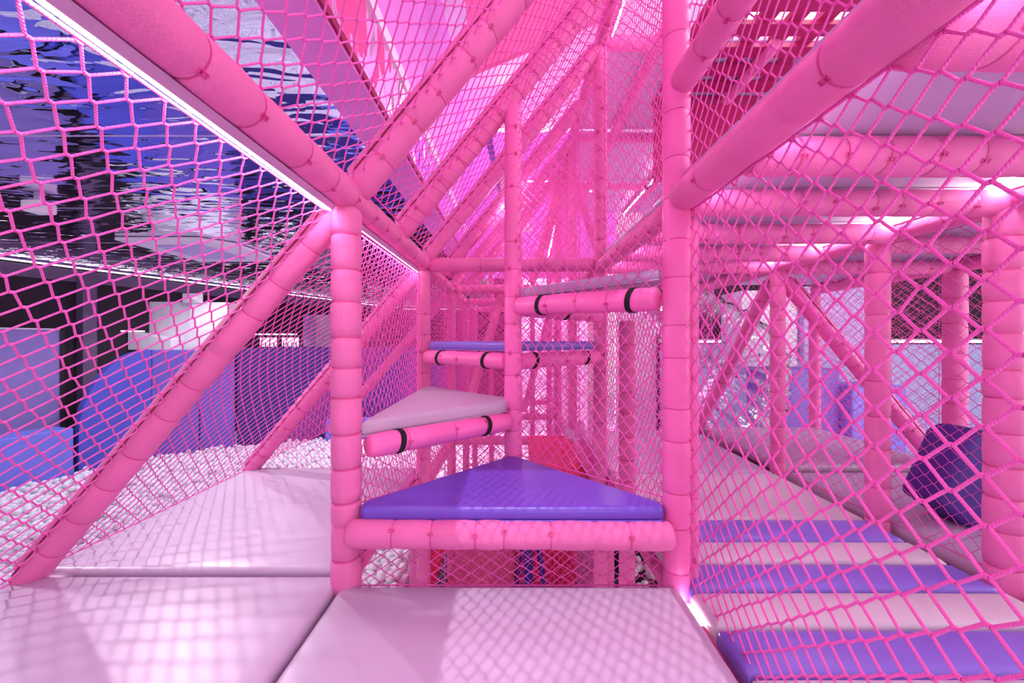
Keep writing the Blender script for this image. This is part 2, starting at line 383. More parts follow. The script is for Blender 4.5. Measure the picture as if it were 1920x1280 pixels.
def pad(name, label, x0, x1, y0, y1, ztop, th, m, bev=.018, puff=.006, cat='mat', group=None, jitter=0):
    """soft mat: rounded slab whose top swells a little"""
    nx = max(4, int((x1-x0)/.06)); ny = max(4, int((y1-y0)/.06))
    cx, cy = (x0+x1)/2, (y0+y1)/2
    def axis(a, b, n):
        t = np.linspace(a+bev, b-bev, n); e = [a, a+bev*.13, a+bev*.5]; return np.array(e+list(t)+[b-bev*.5, b-bev*.13, b])
    X = axis(x0, x1, nx); Y = axis(y0, y1, ny)
    def drop(t, a, b):
        q = np.clip(np.minimum(t-a, b-t)/bev, 0, 1); return bev*(1-np.sqrt(np.clip(1-(1-q)**2, 0, 1)))
    GX, GY = np.meshgrid(X, Y, indexing='ij')
    Z = ztop-np.maximum(drop(GX, x0, x1), drop(GY, y0, y1))
    Z = Z+puff*np.sin(np.pi*(GX-x0)/(x1-x0))*np.sin(np.pi*(GY-y0)/(y1-y0))
    top = np.stack([GX-cx, GY-cy, Z-ztop], -1).reshape(-1, 3)
    nX, nY = len(X), len(Y); F = []
    for i in range(nX-1):
        for j in range(nY-1): F.append((i*nY+j, (i+1)*nY+j, (i+1)*nY+j+1, i*nY+j+1))
    ring = [(i, 0) for i in range(nX)]+[(nX-1, j) for j in range(1, nY)]+[(i, nY-1) for i in range(nX-2, -1, -1)]+[(0, j) for j in range(nY-2, 0, -1)]
    V = list(top); bi = []; 
    for (i, j) in ring: bi.append(len(V)); V.append((X[i]-cx, Y[j]-cy, -th))
    k = len(ring)
    for q in range(k):
        i, j = ring[q]; i2, j2 = ring[(q+1) % k]
        F.append((i2*nY+j2, i*nY+j, bi[q], bi[(q+1) % k]))
    me = pymesh(name, np.array(V), F)
    bm = bmesh.new(); bm.from_mesh(me); bm.faces.new([bm.verts[b] for b in bi]) if not bm.verts.ensure_lookup_table() else None
    bmesh.ops.recalc_face_normals(bm, faces=bm.faces); bm.to_mesh(me); bm.free()
    for p in me.polygons: p.use_smooth = len(p.vertices) == 4
    o = add(name, me, m, loc=(cx, cy, ztop)); tag(o, label, cat, group)
    return o
def led(label, p0, p1, wdt=.022, side=(0, 0, -1), m='led', group='led strips on the frame', profile=True):
    """aluminium channel with a glowing diffuser"""
    p0 = Vector(p0); p1 = Vector(p1); d = (p1-p0); L = d.length; d.normalize(); s = Vector(side).normalized(); x = d.cross(s)
    rot = Matrix((x, d, s)).transposed().to_euler()
    e = empty('led_strip_light', p0); tag(e, label, 'light')
    c = d*(L/2)
    if profile:
        a = add('channel', box_me('channel', wdt*1.5, L, .022), 'alu', e, c-s*.012); a.rotation_euler = rot
    b = add('diffuser', box_me('diffuser', wdt, L, .006, .002), m, e, c+s*.002); b.rotation_euler = rot
    return e

A, Bk, Md = 1.394, 2.594, 1.994      # grid lines of the frame in depth: front, back, middle
TOP = .52; DECK = -.87; GRD = -2.3; UP = 2.02

# ------------------------------------------------------------------ hall shell
struct(box('floor', (-16, -3, GRD-.1), (10, 17, GRD), 'white'))
struct(box('floor_tiles', (-1.7, 2.6, GRD), (2.4, 6.5, GRD+.006), 'dark'))
CZ = 1.4
cl = empty('ceiling', (-7, 0, CZ)); struct(cl)
y = -2.0; ys = [-2.0]
while y < 16: y += 1.41; ys.append(y)
off = 2.61-(ys[3]); ys = [q+off for q in ys]
for q in range(len(ys)-1):
    p = box('ceiling_panel', (-13, ys[q]+.004, CZ), (-1.03, ys[q+1]-.004, CZ+.03), 'ripple', cl)
    add('joint_strip', box_me('joint_strip', 11.9, .008, .006), 'alu', cl, (-.0, ys[q], .0))
struct(box('ceiling_high', (-.86, .36, 4.0), (10, 17, 4.1), 'white'))
tag(box('shade_board', (-.78, -2.0, 2.3), (-.19, 1.2, 2.4), 'pink_plain'), 'added pink board, out of view, shading the left of the frame', 'board')  # added above the view to block the sun left of the centre mat
# soffit box between the two ceilings: lilac underside, rippled pink mirror side, pale panels above
sf = empty('trim_1', (-.9, 6, CZ)); struct(sf)
box('soffit_underside', (-1.04, -2, CZ-.02), (-.80, 16, CZ+.02), 'lilac_pink', sf)
box('dark_edge_strip', (-.80, -2, CZ), (-.785, 16, CZ+.04), 'seam', sf)  # dark strip along the edge of the soffit
box('mirror_side', (-.82, -2, CZ+.04), (-.79, 16, 1.87), 'ripple_pink', sf)
box('side_rail', (-.83, -2, 1.87), (-.78, 16, 1.96), 'white', sf)
box('upper_panel', (-.85, -2, 1.96), (-.82, 16, 4.0), 'lilac_pink', sf)
# walls
def wallpoly(name, p, q, z0, z1, m, th=.1):
    p = Vector(p); q = Vector(q); d = (q-p).normalized(); n = Vector((-d.y, d.x))*th
    o = prism(name, [p, q, q+n, p+n], z0, z1, m); return struct(o)
WL = lambda y: -8.4+(y-6.28)*.3987
wallpoly('wall_left', (WL(-3), -3), (WL(16), 16), GRD, CZ, 'black')
wallpoly('wall_back', (-4.6, 16), (-.2, 16), GRD, 4.0, 'black')
wallpoly('wall_center', (-.18, 9.6), (1.9, 9.6), GRD, 4.0, 'white')
wallpoly('wall_right', (2.65, 7.0), (10, 7.0), GRD, 4.0, 'black')
wallpoly('wall_right_return', (1.9, 7.0), (2.64, 7.0), GRD, 4.0, 'white')
# glowing cove line under the mirror ceiling
def cove(p, q, z, label, m='led_dim', w=.05):
    return led(label, (*p, z), (*q, z), w, (0.3, -.4, -1), m)
cove((WL(3)+.06, 3.0), (WL(15.6)+.06, 15.6), CZ-.04, 'thin glowing cove line along the top of the black left wall', w=.04)
cove((-4.5, 15.85), (-1.4, 15.85), CZ-.06, 'thin glowing cove line across the far black wall', w=.05)
wallpoly('trim_2', (WL(0)+.05, 0), (WL(15.8)+.05, 15.8), CZ-.30, CZ-.08, 'plum', .04)

# ------------------------------------------------------------------ ball pit surroundings (left)
PB = -2.1
def panel(label, p, q, z0, z1, m, th=.15, name='padded_wall_panel', cat='padding', group=None):
    p = Vector(p); q = Vector(q); d = (q-p).normalized(); n = Vector((-d.y, d.x))*th
    o = prism(name, [p, q, q+n, p+n], z0, z1, m, bev=.02, segs=2); return tag(o, label, cat, group)
panel('low periwinkle padded bench wall at the left edge of the ball pit', (-7.7, 2.6), (-6.92, 6.05), GRD, -1.36, 'blue_light', .5, 'padded_bench')
# quarter-round blue panel
q0 = Vector((-6.9, 6.1)); q1 = Vector((-6.5, 6.9)); dd = (q1-q0)
arc = [(0, GRD), (0, -1.5)]+[(1-math.cos(a), -1.5+1.35*math.sin(a)) for a in np.linspace(.08, math.pi/2, 14)]+[(1, GRD)]
bm = bmesh.new(); n3 = Vector((-dd.y, dd.x, 0)).normalized()*.2
fa = [bm.verts.new((dd.x*t, dd.y*t, z)) for t, z in arc]; fb = [bm.verts.new(Vector((dd.x*t, dd.y*t, z))+n3) for t, z in arc]
bm.faces.new(fa); bm.faces.new(fb[::-1])
for i in range(len(arc)): bm.faces.new((fa[i], fb[i], fb[(i+1) % len(arc)], fa[(i+1) % len(arc)]))
bmesh.ops.recalc_face_normals(bm, faces=bm.faces); me = bpy.data.meshes.new('curved'); bm.to_mesh(me); bm.free()
tag(add('curved_padded_panel', me, 'blue', loc=(q0.x, q0.y, 0)), 'blue quarter-round padded panel behind the ball pit', 'padding')
panel('first violet padded wall panel right of the quarter-round panel', (-6.5, 6.9), (-5.95, 7.28), GRD, -.15, 'violet_pad')
panel('second violet padded wall panel, between the first and the navy one', (-5.94, 7.29), (-5.5, 7.6), GRD, -.15, 'violet_pad')
panel('wide navy padded wall panel at the back of the ball pit', (-5.48, 7.62), (-3.9, 8.3), GRD, -.13, 'navy')
panel('navy padded wall panel at the right end of the ball pit', (-3.88, 8.31), (-.9, 9.0), GRD, -.13, 'navy')
panel('low blue foam ledge at the back of the ball pit', (-3.9, 8.0), (-1.2, 8.5), GRD, -1.65, 'blue_light', .25, 'foam_ledge')
# lilac screen behind the bench, with frame line
e = empty('projection_screen', (-8.4, 5.7, -.9)); tag(e, 'large lilac translucent screen behind the low bench at far left', 'screen')
prism('screen_sheet', [(-9.0, 4.3), (-7.97, 6.75), (-8.01, 6.77), (-9.04, 4.32)], -1.55, .20, 'screen_lilac', parent=e)
prism('bottom_rail', [(-9.0, 4.27), (-7.95, 6.73), (-8.02, 6.78), (-9.06, 4.3)], -1.59, -1.55, 'white', parent=e)
prism('top_rail', [(-9.0, 4.27), (-7.95, 6.73), (-8.02, 6.78), (-9.06, 4.3)], .20, .225, 'white', parent=e)
prism('side_rail', [(-7.95, 6.74), (-7.93, 6.79), (-7.98, 6.81), (-8.0, 6.76)], -1.6, .22, 'black', parent=e)
tag(prism('wall_column', [(-7.9, 7.05), (-7.85, 7.25), (-8.05, 7.3), (-8.1, 7.1)], GRD, CZ-.1, 'plum', bev=.01), 'dark plum column on the black wall right of the lilac screen', 'column')
# light grey boxed-in ducts and fixtures over the pit wall
tag(box('wall_cabinet', (-7.7, 8.1, -.17), (-6.75, 8.5, .84), 'white'), 'wide pale box on the black wall above the first violet panel', 'cabinet')
tag(box('wall_cabinet', (-6.74, 8.0, -.17), (-5.95, 8.5, .82), 'white'), 'white box beside the wide pale box, above the violet panels', 'cabinet')
tag(prism('wall_shelf_box', [(-7.78, -.17), (-6.9, -.17), (-6.9, .05), (-7.78, .2)], 7.75, 8.08, 'white', plane='xz', bev=.01), 'pale slanted-top box projecting below the wide pale box', 'cabinet')
tag(box('wall_cabinet', (-5.73, 10.5, -.15), (-5.34, 10.9, .73), 'lilac_wall'), 'lilac box on the dark wall just left of the front left post', 'cabinet')
tag(box('wall_cabinet', (-5.33, 10.4, -.15), (-4.6, 10.9, .73), 'white'), 'white box on the dark wall behind the front left post', 'cabinet')
for k, (x, lab) in enumerate(((-6.72, 'left'), (-6.13, 'right'))):
    e = empty('lit_window', (x, 10.2, 0)); tag(e, f'small glowing window on the far black wall, {lab} one of the pair', 'window')
    box('pane', (x, 10.2, -.14), (x+.43, 10.24, .1), 'screen', e)
    for b in range(4): box('bar', (x+.05+b*.11, 10.17, -.14), (x+.062+b*.11, 10.2, -.02), 'black', e)
    box('frame', (x-.02, 10.16, .1), (x+.45, 10.23, .115), 'white', e)
led('short white light line above the pair of small windows', (-6.8, 10.15, .19), (-5.7, 10.15, .19), .03, (0, -1, 0), 'led_dim')
led('white light line on the dark wall left of the wide pale box', (-7.98, 7.35, .21), (-7.72, 8.0, .21), .02, (0, -1, 0), 'led_dim')
# ceiling fittings
e = empty('ceiling_cassette', (-4.5, 5.7, CZ)); tag(e, 'white square air-conditioning cassette set in the mirror ceiling', 'air vent')
prism('frame', [(-5.3, 5.1), (-4.2, 5.1), (-3.9, 5.4), (-3.9, 6.2), (-4.2, 6.5), (-5.3, 6.5)], CZ-.05, CZ-.005, 'white', bev=.01, parent=e)
prism('grille', [(-5.0, 5.35), (-4.3, 5.35), (-4.3, 6.2), (-5.0, 6.2)], CZ-.07, CZ-.05, 'lilac_wall', bev=.01, parent=e)
e = empty('ceiling_speaker', (-4.5, 3.7, CZ)); tag(e, 'small white box hanging from the mirror ceiling at far left', 'speaker')
box('housing', (-4.66, 3.62, CZ-.16), (-4.48, 3.78, CZ-.05), 'white', e, bev=.02)
box('bracket', (-4.6, 3.68, CZ-.05), (-4.54, 3.72, CZ), 'alu', e)
e = empty('security_camera', (-6.6, 8.0, .9)); tag(e, 'white dome security camera on top of the white wall box', 'camera')
box('mount', (-6.85, 7.95, .80), (-6.45, 8.0, 1.0), 'white', e, bev=.01)
bm = bmesh.new(); bmesh.ops.create_uvsphere(bm, u_segments=16, v_segments=10, radius=.07); me = bpy.data.meshes.new('dome'); bm.to_mesh(me); bm.free()
for p in me.polygons: p.use_smooth = True
add('dome', me, 'white', e, (.02, -.06, .0))

# balls
def ico(sub):
    bm = bmesh.new(); bmesh.ops.create_icosphere(bm, subdivisions=sub, radius=.04); me = bpy.data.meshes.new('ball'); bm.to_mesh(me); bm.free()
    for p in me.polygons: p.use_smooth = True
    return me
bs = ico(3)
spots = []
PIT = [(-7.6, 3.0), (-7.24, 4.6), (-6.86, 6.08), (-6.46, 6.85), (-5.48, 7.54), (-3.95, 8.2), (-3.9, 7.95), (-.95, 8.4), (-.95, 2.7)]
def inside(x, y, P):
    c = False
    for i in range(len(P)):
        (x1, y1), (x2, y2) = P[i], P[i-1]
        if (y1 > y) != (y2 > y) and x < (x2-x1)*(y-y1)/(y2-y1)+x1: c = not c
    return c
dx = .081
ymin = 3.0
for i in range(int(6.0/(dx*.866))):
    yy = 3.0+i*dx*.866
    for j in range(int(7.0/dx)):
        xx = -7.9+(j+.5*(i % 2))*dx
        if xx > -1.0: continue
        # inside the pit outline
        if not inside(xx, yy, PIT): continue
        # hidden under the deck
        if yy < 3.4 and -3.6 < xx < -1.7: continue
        spots.append((xx+random.gauss(0, .008), yy+random.gauss(0, .008), PB+random.gauss(0, .012)))
extra = [(s[0]+.04, s[1]+.03, s[2]+.055) for s in spots if random.random() < .16]
spots += extra
# the small heaps under the stair tower
under = []
for k in range(70):
    under.append((random.uniform(-1.5, -.75), random.uniform(3.0, 4.0), GRD+.04+abs(random.gauss(0, .12))))
    if k < 45: under.append((random.uniform(.95, 1.6), random.uniform(3.0, 4.0), GRD+.04+abs(random.gauss(0, .12))))
def seen_key(s): return math.dist(s, (0, 0, 0))
spots = [s for s in spots if s[0]/s[1] > -1.42]
spots.sort(key=seen_key)
one, rest = spots[:230], spots[230:]
for s in one:
    o = add('play_ball', bs, 'ball', loc=s); tag(o, 'pearl white play ball among many in the ball pit', 'ball', 'pearl white balls in the pit')
for s in under[:60]:
    o = add('play_ball', bs, 'ball', loc=s); tag(o, 'pearl white play ball on the hall floor beneath the stair tower', 'ball', 'white balls under the stair tower')
b2 = ico(2); v0 = np.array([v.co for v in b2.vertices]); f0 = np.array([p.vertices[:] for p in b2.polygons])
S = np.array(rest); V = (S[:, None, :]+v0[None]).reshape(-1, 3); F = (f0[None]+(np.arange(len(S))*len(v0))[:, None, None]).reshape(-1, 3)
o = add('ball_fill', pymesh('ball_fill', V, F), 'ball'); stuff(o); tag(o, 'pearl white plastic balls filling the pit beyond the netting', 'balls')
# sheet of more balls below: pit base
tag(prism('pit_base', PIT, GRD, PB-.03, 'white'), 'white base layer of the ball pit under the balls', 'pit base')['kind'] = 'structure'

# ------------------------------------------------------------------ mats on the deck
pad('floor_mat', 'large pale pink mat in the left foreground', -1.82, -.628, -.25, 1.43, DECK, .06, 'mat_pink', .022, .004)
pad('floor_mat', 'pale pink mat lit white behind the left foreground mat, left of the stair tower', -1.80, -.66, 1.455, 2.64, DECK+.005, .06, 'mat_pink', .02, .004)
pad('floor_mat', 'pale pink mat in the centre foreground before the first violet step', -.612, .588, -.25, 1.372, DECK, .06, 'mat_pink', .022, .004)
pad('floor_mat', 'blush beige mat at the far end of the striped bridge', .66, 1.74, 1.885, 2.53, DECK, .06, 'mat_beige', .02, .004)
pad('floor_mat', 'pale pink mat beyond the blush beige bridge mat', .66, 1.74, 2.55, 3.76, DECK, .06, 'mat_pink', .02, .004)
pad('floor_mat', 'pale pink mat right of the post line beside the blush beige mat', 1.83, 2.98, 1.2, 2.56, DECK, .06, 'mat_pink', .02, .004)
pad('floor_mat', 'pale pink mat behind the slanting brace on the right', 1.83, 2.98, 2.60, 3.76, DECK+.03, .06, 'mat_pink', .02, .004)
pad('floor_mat', 'lilac mat at the right edge beside the thick right post', 1.86, 2.98, .1, 1.18, DECK-.05, .06, 'mat_lilac', .02, .004)
yb = [.66, .832, 1.005, 1.170, 1.340, 1.505, 1.668, 1.868]
cols = ['mat_purple', 'mat_beige', 'mat_purple', 'mat_beige', 'mat_purple', 'mat_beige', 'mat_purple']
ordn = ['violet padded slat nearest the camera in the striped bridge', 'blush beige padded slat cut by the bottom of the picture', 'second violet padded slat, wide one at lower right',
        'blush beige padded slat behind the wide lower right violet slat', 'middle violet padded slat of the striped bridge', 'blush beige padded slat between the two farther violet slats', 'farthest violet padded slat next to the blush beige mat']
for k in range(7):
    s = pad('bridge_slat', ordn[k], .625, 1.72, yb[k]+.004, yb[k+1]-.004, DECK+.002*k-.004, .06, cols[k], .024, .006, 'padded slat', 'padded slats of the striped bridge')
tag(box('deck_board', (-1.82, -.25, DECK-.1), (-.63, 2.62, DECK-.065), 'pink_plain'), 'pink board under the left mats', 'board')
tag(box('deck_board', (-.61, -.25, DECK-.1), (.585, 1.36, DECK-.065), 'pink_plain'), 'pink board under the centre foreground mat', 'board')
tag(box('deck_board', (.64, .4, DECK-.1), (1.75, 3.77, DECK-.065), 'pink_plain'), 'pink board under the striped bridge', 'board')
tag(box('deck_board', (1.83, .1, DECK-.16), (2.98, 3.77, DECK-.12), 'pink_plain'), 'pink board under the mats right of the bridge', 'board')

# ------------------------------------------------------------------ stair tower
def step(label, tri, ztop, th, m, name='step_cushion', inset=.0):
    o = prism(name, tri, ztop-th, ztop, m, bev=.020, segs=4); tag(o, label, 'cushion', None)
    # piped lower edge
    P = [Vector((p[0], p[1], ztop-th+.004))-o.location for p in tri]; c = sum(P, Vector())/len(P)
    P = [p-(p-c).normalized()*.004 for p in P]
    add('piping', segs_mesh('piping', np.array([tuple(p) for p in P]), np.array([tuple(p) for p in P[1:]+P[:1]]), .0035, 6), m, o)
    return o
step('deep violet triangular step cushion at the foot of the stair', [(-.535, 1.345), (.535, 1.345), (.55, 1.40), (.03, 1.955), (-.03, 1.955), (-.55, 1.40)], -.583, .052, 'step_purple')
step('pale pink triangular step cushion left of the centre post', [(-.565, 1.42), (-.055, 1.90), (-.02, 1.96), (-.02, 2.04), (-.53, 2.545), (-.585, 2.50)], -.296, .062, 'mat_pink')
step('violet triangular step cushion behind the centre post', [(0, 2.05), (.04, 2.06), (.55, 2.54), (.53, 2.6), (-.53, 2.6), (-.55, 2.54), (-.04, 2.06)], .002, .055, 'mat_purple')
step('grey lilac triangular step cushion high right of the centre post', [(.03, 1.98), (.555, 1.43), (.59, 1.50), (.59, 2.5), (.54, 2.54), (.03, 2.03)], .278, .05, 'mat_lilac')
def strap(parent, p, d, r):
    """black webbing loop around cushion tube, child of the tube"""
    d = Vector(d).normalized(); up = Vector((0, 0, 1)); x = d.cross(up).normalized()
    V = []; F = []; n = 26; wd = .011
    for k in range(n+1):
        a = math.radians(-115)+math.radians(320)*k/n
        rr = r*1.03; tilt = .006*math.sin(a*1.5)
        for s in (-wd, wd):
            for q in (rr, rr+.003):
                V.append(tuple(Vector(p)+x*math.cos(a)*q+up*math.sin(a)*q+d*(s+tilt)))
    for k in range(n):
        b = k*4; c = b+4
        F += [(b+1, b+3, c+3, c+1), (b, c, c+2, b+2), (b, b+1, c+1, c), (b+2, c+2, c+3, b+3)]
    o = add('strap', pymesh('strap', V, F), 'strap', parent); return o
def step_tube(label, p0, p1, r=.045, straps=(), m='pink_plain'):
    o = padded('step_tube', label, p0, p1, r, .17, ties='all', m=m)
    d = Vector(p1)-Vector(p0)
    for t in straps: strap(o, d*t, d, r)
    return o
# first step
padded('step_tube', 'pink padded tube under the front edge of the deep violet step', (-.575, 1.342, -.672), (.562, 1.342, -.680), .047, .15)
step_tube('pink padded tube under the left edge of the first step', (-.57, 1.47, -.68), (-.05, 1.95, -.68))
step_tube('pink padded tube under the right edge of the first step', (.57, 1.47, -.68), (.05, 1.95, -.68))
# second
step_tube('pink padded tube under the pale pink step, with two black straps', (-.535, 1.415, -.388), (-.02, 1.93, -.403), .043, (.17, .78))
step_tube('pink padded tube under the back edge of the pale pink step', (-.555, 2.54, -.39), (-.05, 2.04, -.40), .043)
# third
step_tube('pink padded tube under the left half of the violet step behind the centre post', (-.555, 2.5, -.100), (-.03, 2.03, -.105), .043, (.22, .8))
step_tube('pink padded tube under the right half of the violet step behind the centre post', (.03, 2.03, -.105), (.555, 2.5, -.10), .043, (.15, .8))
# fourth
step_tube('pink padded tube under the grey lilac step, with two black straps', (.035, 1.94, .180), (.545, 1.425, .158), .045, (.22, .86))
step_tube('pink padded tube under the back edge of the grey lilac step', (.05, 2.05, .18), (.57, 2.5, .17), .045, (.5,))

G = None
post = lambda lab, x, y, z0, z1, **k: padded('padded_post', lab, (x, y, z0), (x, y, z1), cat='post', **k)
post('front left post of the stair tower with a glowing strip at its head', -.603, A, GRD, .485, r=.0515, seg=.118, groove=.87, tie_dir=(0, 1, 0))
post('front right post of the stair tower, tall and rising out of the picture', .598, A, GRD, 2.6, r=.0465, seg=.15, m='pink_plain', tie_dir=(0, 1, 0))
post('centre post of the stair tower', .006, Md, -.62, 1.24, r=.045, seg=.145, m='pink_plain')
post('back left post of the stair tower', -.6, Bk, GRD, .48, r=.044, seg=.14)
post('back right post of the stair tower, rising to the upper level', .6, Bk, GRD, UP-.02, r=.044, seg=.15)
post('short post between the right-hand posts under the grey lilac step', .605, Md+.02, GRD, .11, r=.041, seg=.12, groove=.87)
post('slender pale post directly behind the front right post', .668, A+.03, -1.0, .46, r=.024, seg=.2)
# beams
beam = lambda lab, p0, p1, **k: padded('padded_beam', lab, p0, p1, cat='beam', **k)
beam('long beam from the upper left corner to the front left post', (-.6, -.35, .53), (-.6, Bk, .53), r=.0525, seg=.17)
beam('horizontal beam across the back of the stair tower', (-.56, Bk, TOP), (.56, Bk, TOP), r=.045, seg=.18)
beam('slanting-away beam between the front right and back right posts, under a grey lilac mat', (.6, A+.05, .49), (.6, Bk, .505), r=.045, seg=.15)
beam('long beam from the front right post to the upper right corner', (.605, -.35, .51), (.605, A-.035, .512), r=.0525, seg=.17)
beam('short hand-rail beam high on the front right post', (.605, -.3, .92), (.605, A-.03, .92), r=.045, seg=.17)
# sloping braces on the left
beam('slanting brace from the left foreground deck edge up to the front left post', (-1.80, A+.02, DECK-.02), (-.64, A+.01, .47), r=.047, seg=.16, tie_dir=(0, 1, 0), seam=(-1, 0, .4))
beam('second slanting brace, behind the first, up to the back left post', (-1.80, Bk+.02, DECK-.02), (-.64, Bk, .47), r=.045, seg=.2, seam=(-1, 0, .4), lash=True)
beam('third slanting brace, partly hidden behind the stair tower', (-1.80, 3.79, DECK-.02), (-.64, 3.79, .47), r=.045, seg=.2, detail=0)
# rafters
raf = [(A+.04, 'thick steep rafter rising from the beam beside the front left post', .053, 1), (Md, 'rafter resting on the head of the centre post', .05, 1),
       (Bk, 'rafter just behind the centre post head', .046, 1), (3.194, 'fourth rafter behind the stair tower', .045, 1),
       (3.794, 'fifth rafter farther behind the stair tower', .045, 0), (4.394, 'sixth rafter farthest behind the stair tower', .045, 0)]
for yy, lab, rr, dt in raf:
    beam(lab, (-.585, yy, .56), (.6, yy, 2.0), r=rr, seg=.15, detail=dt, seam=(-1, 0, .8) if dt else None, lash=yy == Md)
# LED strips along the frame
led('bright light strip under the long beam in the upper left', (-.637, -.35, .462), (-.637, A-.06, .462), .018, (-.6, 0, -1))
led('bright light strip under the beam between the left posts', (-.630, A+.07, .462), (-.630, Bk-.06, .462), .018, (-.6, 0, -1))
led('light strip on the right side of the long right beam', (.675, -.3, .545), (.675, Bk, .545), .016, (1, 0, -.8))
led('light strip under the deck edge right of the centre foreground mat', (.615, 1.24, DECK-.05), (.615, 1.34, DECK-.05), .008, (.3, 0, 1))
led('light strip along the inner side of the far right beam', (1.735, .3, .545), (1.735, Bk, .545), .022, (-1, 0, -.8))
led('light strip low behind the left brace foot', (-1.76, 1.447, DECK-.03), (-1.70, 1.443, DECK-.03), .006, (0, -1, 1), 'led_dim')

# ------------------------------------------------------------------ right side frame
for lab, x, yy, z0, z1, rr, sg in (
    ('thick post near the right edge of the picture', 1.79, A, -1.5, .48, .05, .115),
    ('post at the back right corner of the striped bridge', 1.775, 1.86, -1.5, .48, .047, .16),
    ('post at the far end of the bridge where two slanting braces meet', 1.80, Bk, -1.5, .48, .045, .12),
    ('far right post between the thick right post and the bridge corner post', 3.0, Bk, -1.5, .48, .06, .18),
    ('farthest post of the bridge lane, beside the clear tube', 1.80, 3.794, -1.5, .48, .045, .15)):
    post(lab, x, yy, z0, z1, r=rr, seg=sg, groove=.88, tie_dir=(1, .1, 0) if 'thick' in lab else (0, 1, 0))
post('outer post beyond the right mats', 3.0, A, -1.5, .48, r=.05)
post('outermost far post beyond the right mats', 3.0, 3.794, -1.5, .48, r=.05, detail=0)
beam('brace slanting down right from the far bridge post', (1.84, Bk, .42), (2.94, Bk, DECK-.02), r=.047, seg=.2, seam=(1, 0, .5), m='pink_plain')
beam('brace slanting down left beside the clear tube', (1.80, Bk+.06, .42), (1.80, 3.74, DECK-.02), r=.045, seg=.14)
for yy, lab, rr in ((.62, 'nearest cross beam at the top right', .055), (1.045, 'second cross beam under the grey lilac ceiling mats', .05), (A, 'third cross beam, level with the front right post', .046),
                    (1.794, 'fourth cross beam over the striped bridge', .045), (2.194, 'fifth cross beam over the striped bridge', .045), (Bk, 'sixth cross beam over the far end of the bridge', .045)):
    beam(lab, (.64, yy, .503), (1.78 if yy > 1.1 else 3.0, yy, .503), r=rr, seg=.125, tie_dir=(0, -1, -.6))
beam('long beam along the far side of the bridge ceiling', (1.8, -.2, .515), (1.8, 3.8, .515), r=.046, seg=.16)
beam('outer long beam beyond the far side of the bridge', (3.0, .4, .515), (3.0, 3.8, .515), r=.046, seg=.16, detail=0)
for yy, lab in ((A, 'front'), (Md, 'middle'), (Bk, 'rear')):
    beam(f'{lab} cross beam over the right-hand mats', (1.85, yy, .503), (2.95, yy, .503), r=.045, seg=.16, detail=1 if yy == Bk else 0)
beam('low beam along the right edge of the striped bridge', (1.765, .4, -.95), (1.765, 3.7, -.95), r=.035, seg=.2)
beam('low beam along the left edge of the striped bridge', (.64, .3, -.99), (.64, 2.5, -.99), r=.035, seg=.2)
beam('low edge beam of the left mats', (-1.82, -.3, -.99), (-1.82, 2.6, -.99), r=.035, seg=.2)
# ceiling mats above the bridge
yy = [-.2, .60, 1.04, A, 1.794, 2.194, Bk, 3.2, 3.8]
for k in range(8):
    for c_, (x0, x1) in enumerate(((.615, 1.79), (1.81, 2.99))):
        pos = ['nearest', 'second', 'third', 'fourth', 'fifth', 'sixth', 'seventh', 'eighth'][k]
        o = pad('ceiling_mat', f'grey lilac mat of the upper deck, {pos} bay from the camera, {"inner" if c_ == 0 else "outer"} row', x0, x1, yy[k]+.006, yy[k+1]-.006, .61, .05, 'mat_lilac', .015, .0, 'mat', None)

# ------------------------------------------------------------------ upper level
for yy, lab in ((Bk, 'nearest high cross beam right of the back right post'), (3.794, 'middle high cross beam right of the back right post'), (4.994, 'farthest high cross beam, holding a black camera')):
    beam(lab, (.63, yy, UP), (1.0 if yy == Bk else 1.9, yy, UP), r=.045, seg=.3)
for x, lab in ((1.0, 'high lengthwise beam just inside the upper net'), (1.8, 'second high lengthwise beam under the top mats')):
    beam(lab, (x, 1.0 if x < 1.5 else 2.6, UP+.01), (x, 6.0, UP+.01), r=.045, seg=.3)
beam('high lengthwise beam over the right net line', (.6, 1.0, UP), (.6, 6.2, UP), r=.045, seg=.2)
led('light strip beside the high lengthwise beam over the net line', (.655, 1.5, UP-.03), (.655, 2.5, UP-.03), .016, (1, 0, -1))
led('light strip on the second high lengthwise beam near the black camera', (1.745, 3.9, UP-.03), (1.745, 6.0, UP-.03), .02, (-1, 0, -1))
ym = [1.2, Bk, 3.794, 4.994, 6.2]
for k in range(1, 4):
    for c_, (x0, x1) in enumerate(((.64, .97), (1.03, 1.78), (1.82, 2.98))):
        tag(prism('top_mat', [(x0, ym[k]+.05), (x1, ym[k]+.05), (x1, ym[k+1]-.05), (x0, ym[k+1]-.05)], UP+.05, UP+.1, 'mat_lilac', bev=.012), f'grey lilac top-level mat, {["", "near", "middle", "far"][k]} bay, {["narrow left", "centre", "wide right"][c_]} one', 'mat')
e = empty('black_camera', (1.73, 4.9, UP-.02)); tag(e, 'small black round camera hanging under the farthest high cross beam', 'camera')
V, F, UV = lathe([(0, .001), (.0, .034), (.05, .036), (.06, .03), (.06, .001)], (0, 0, 0), (-.3, -1, -.3), 18); add('housing', pymesh('housing', V, F), 'black', e, (0, 0, -.02))
V, F, UV = lathe([(0, .001), (0, .02), (.006, .02), (.006, .001)], (0, 0, 0), (-.3, -1, -.3), 14); add('lens', pymesh('lens', V, F), 'alu', e, (-.018, -.058, -.038))
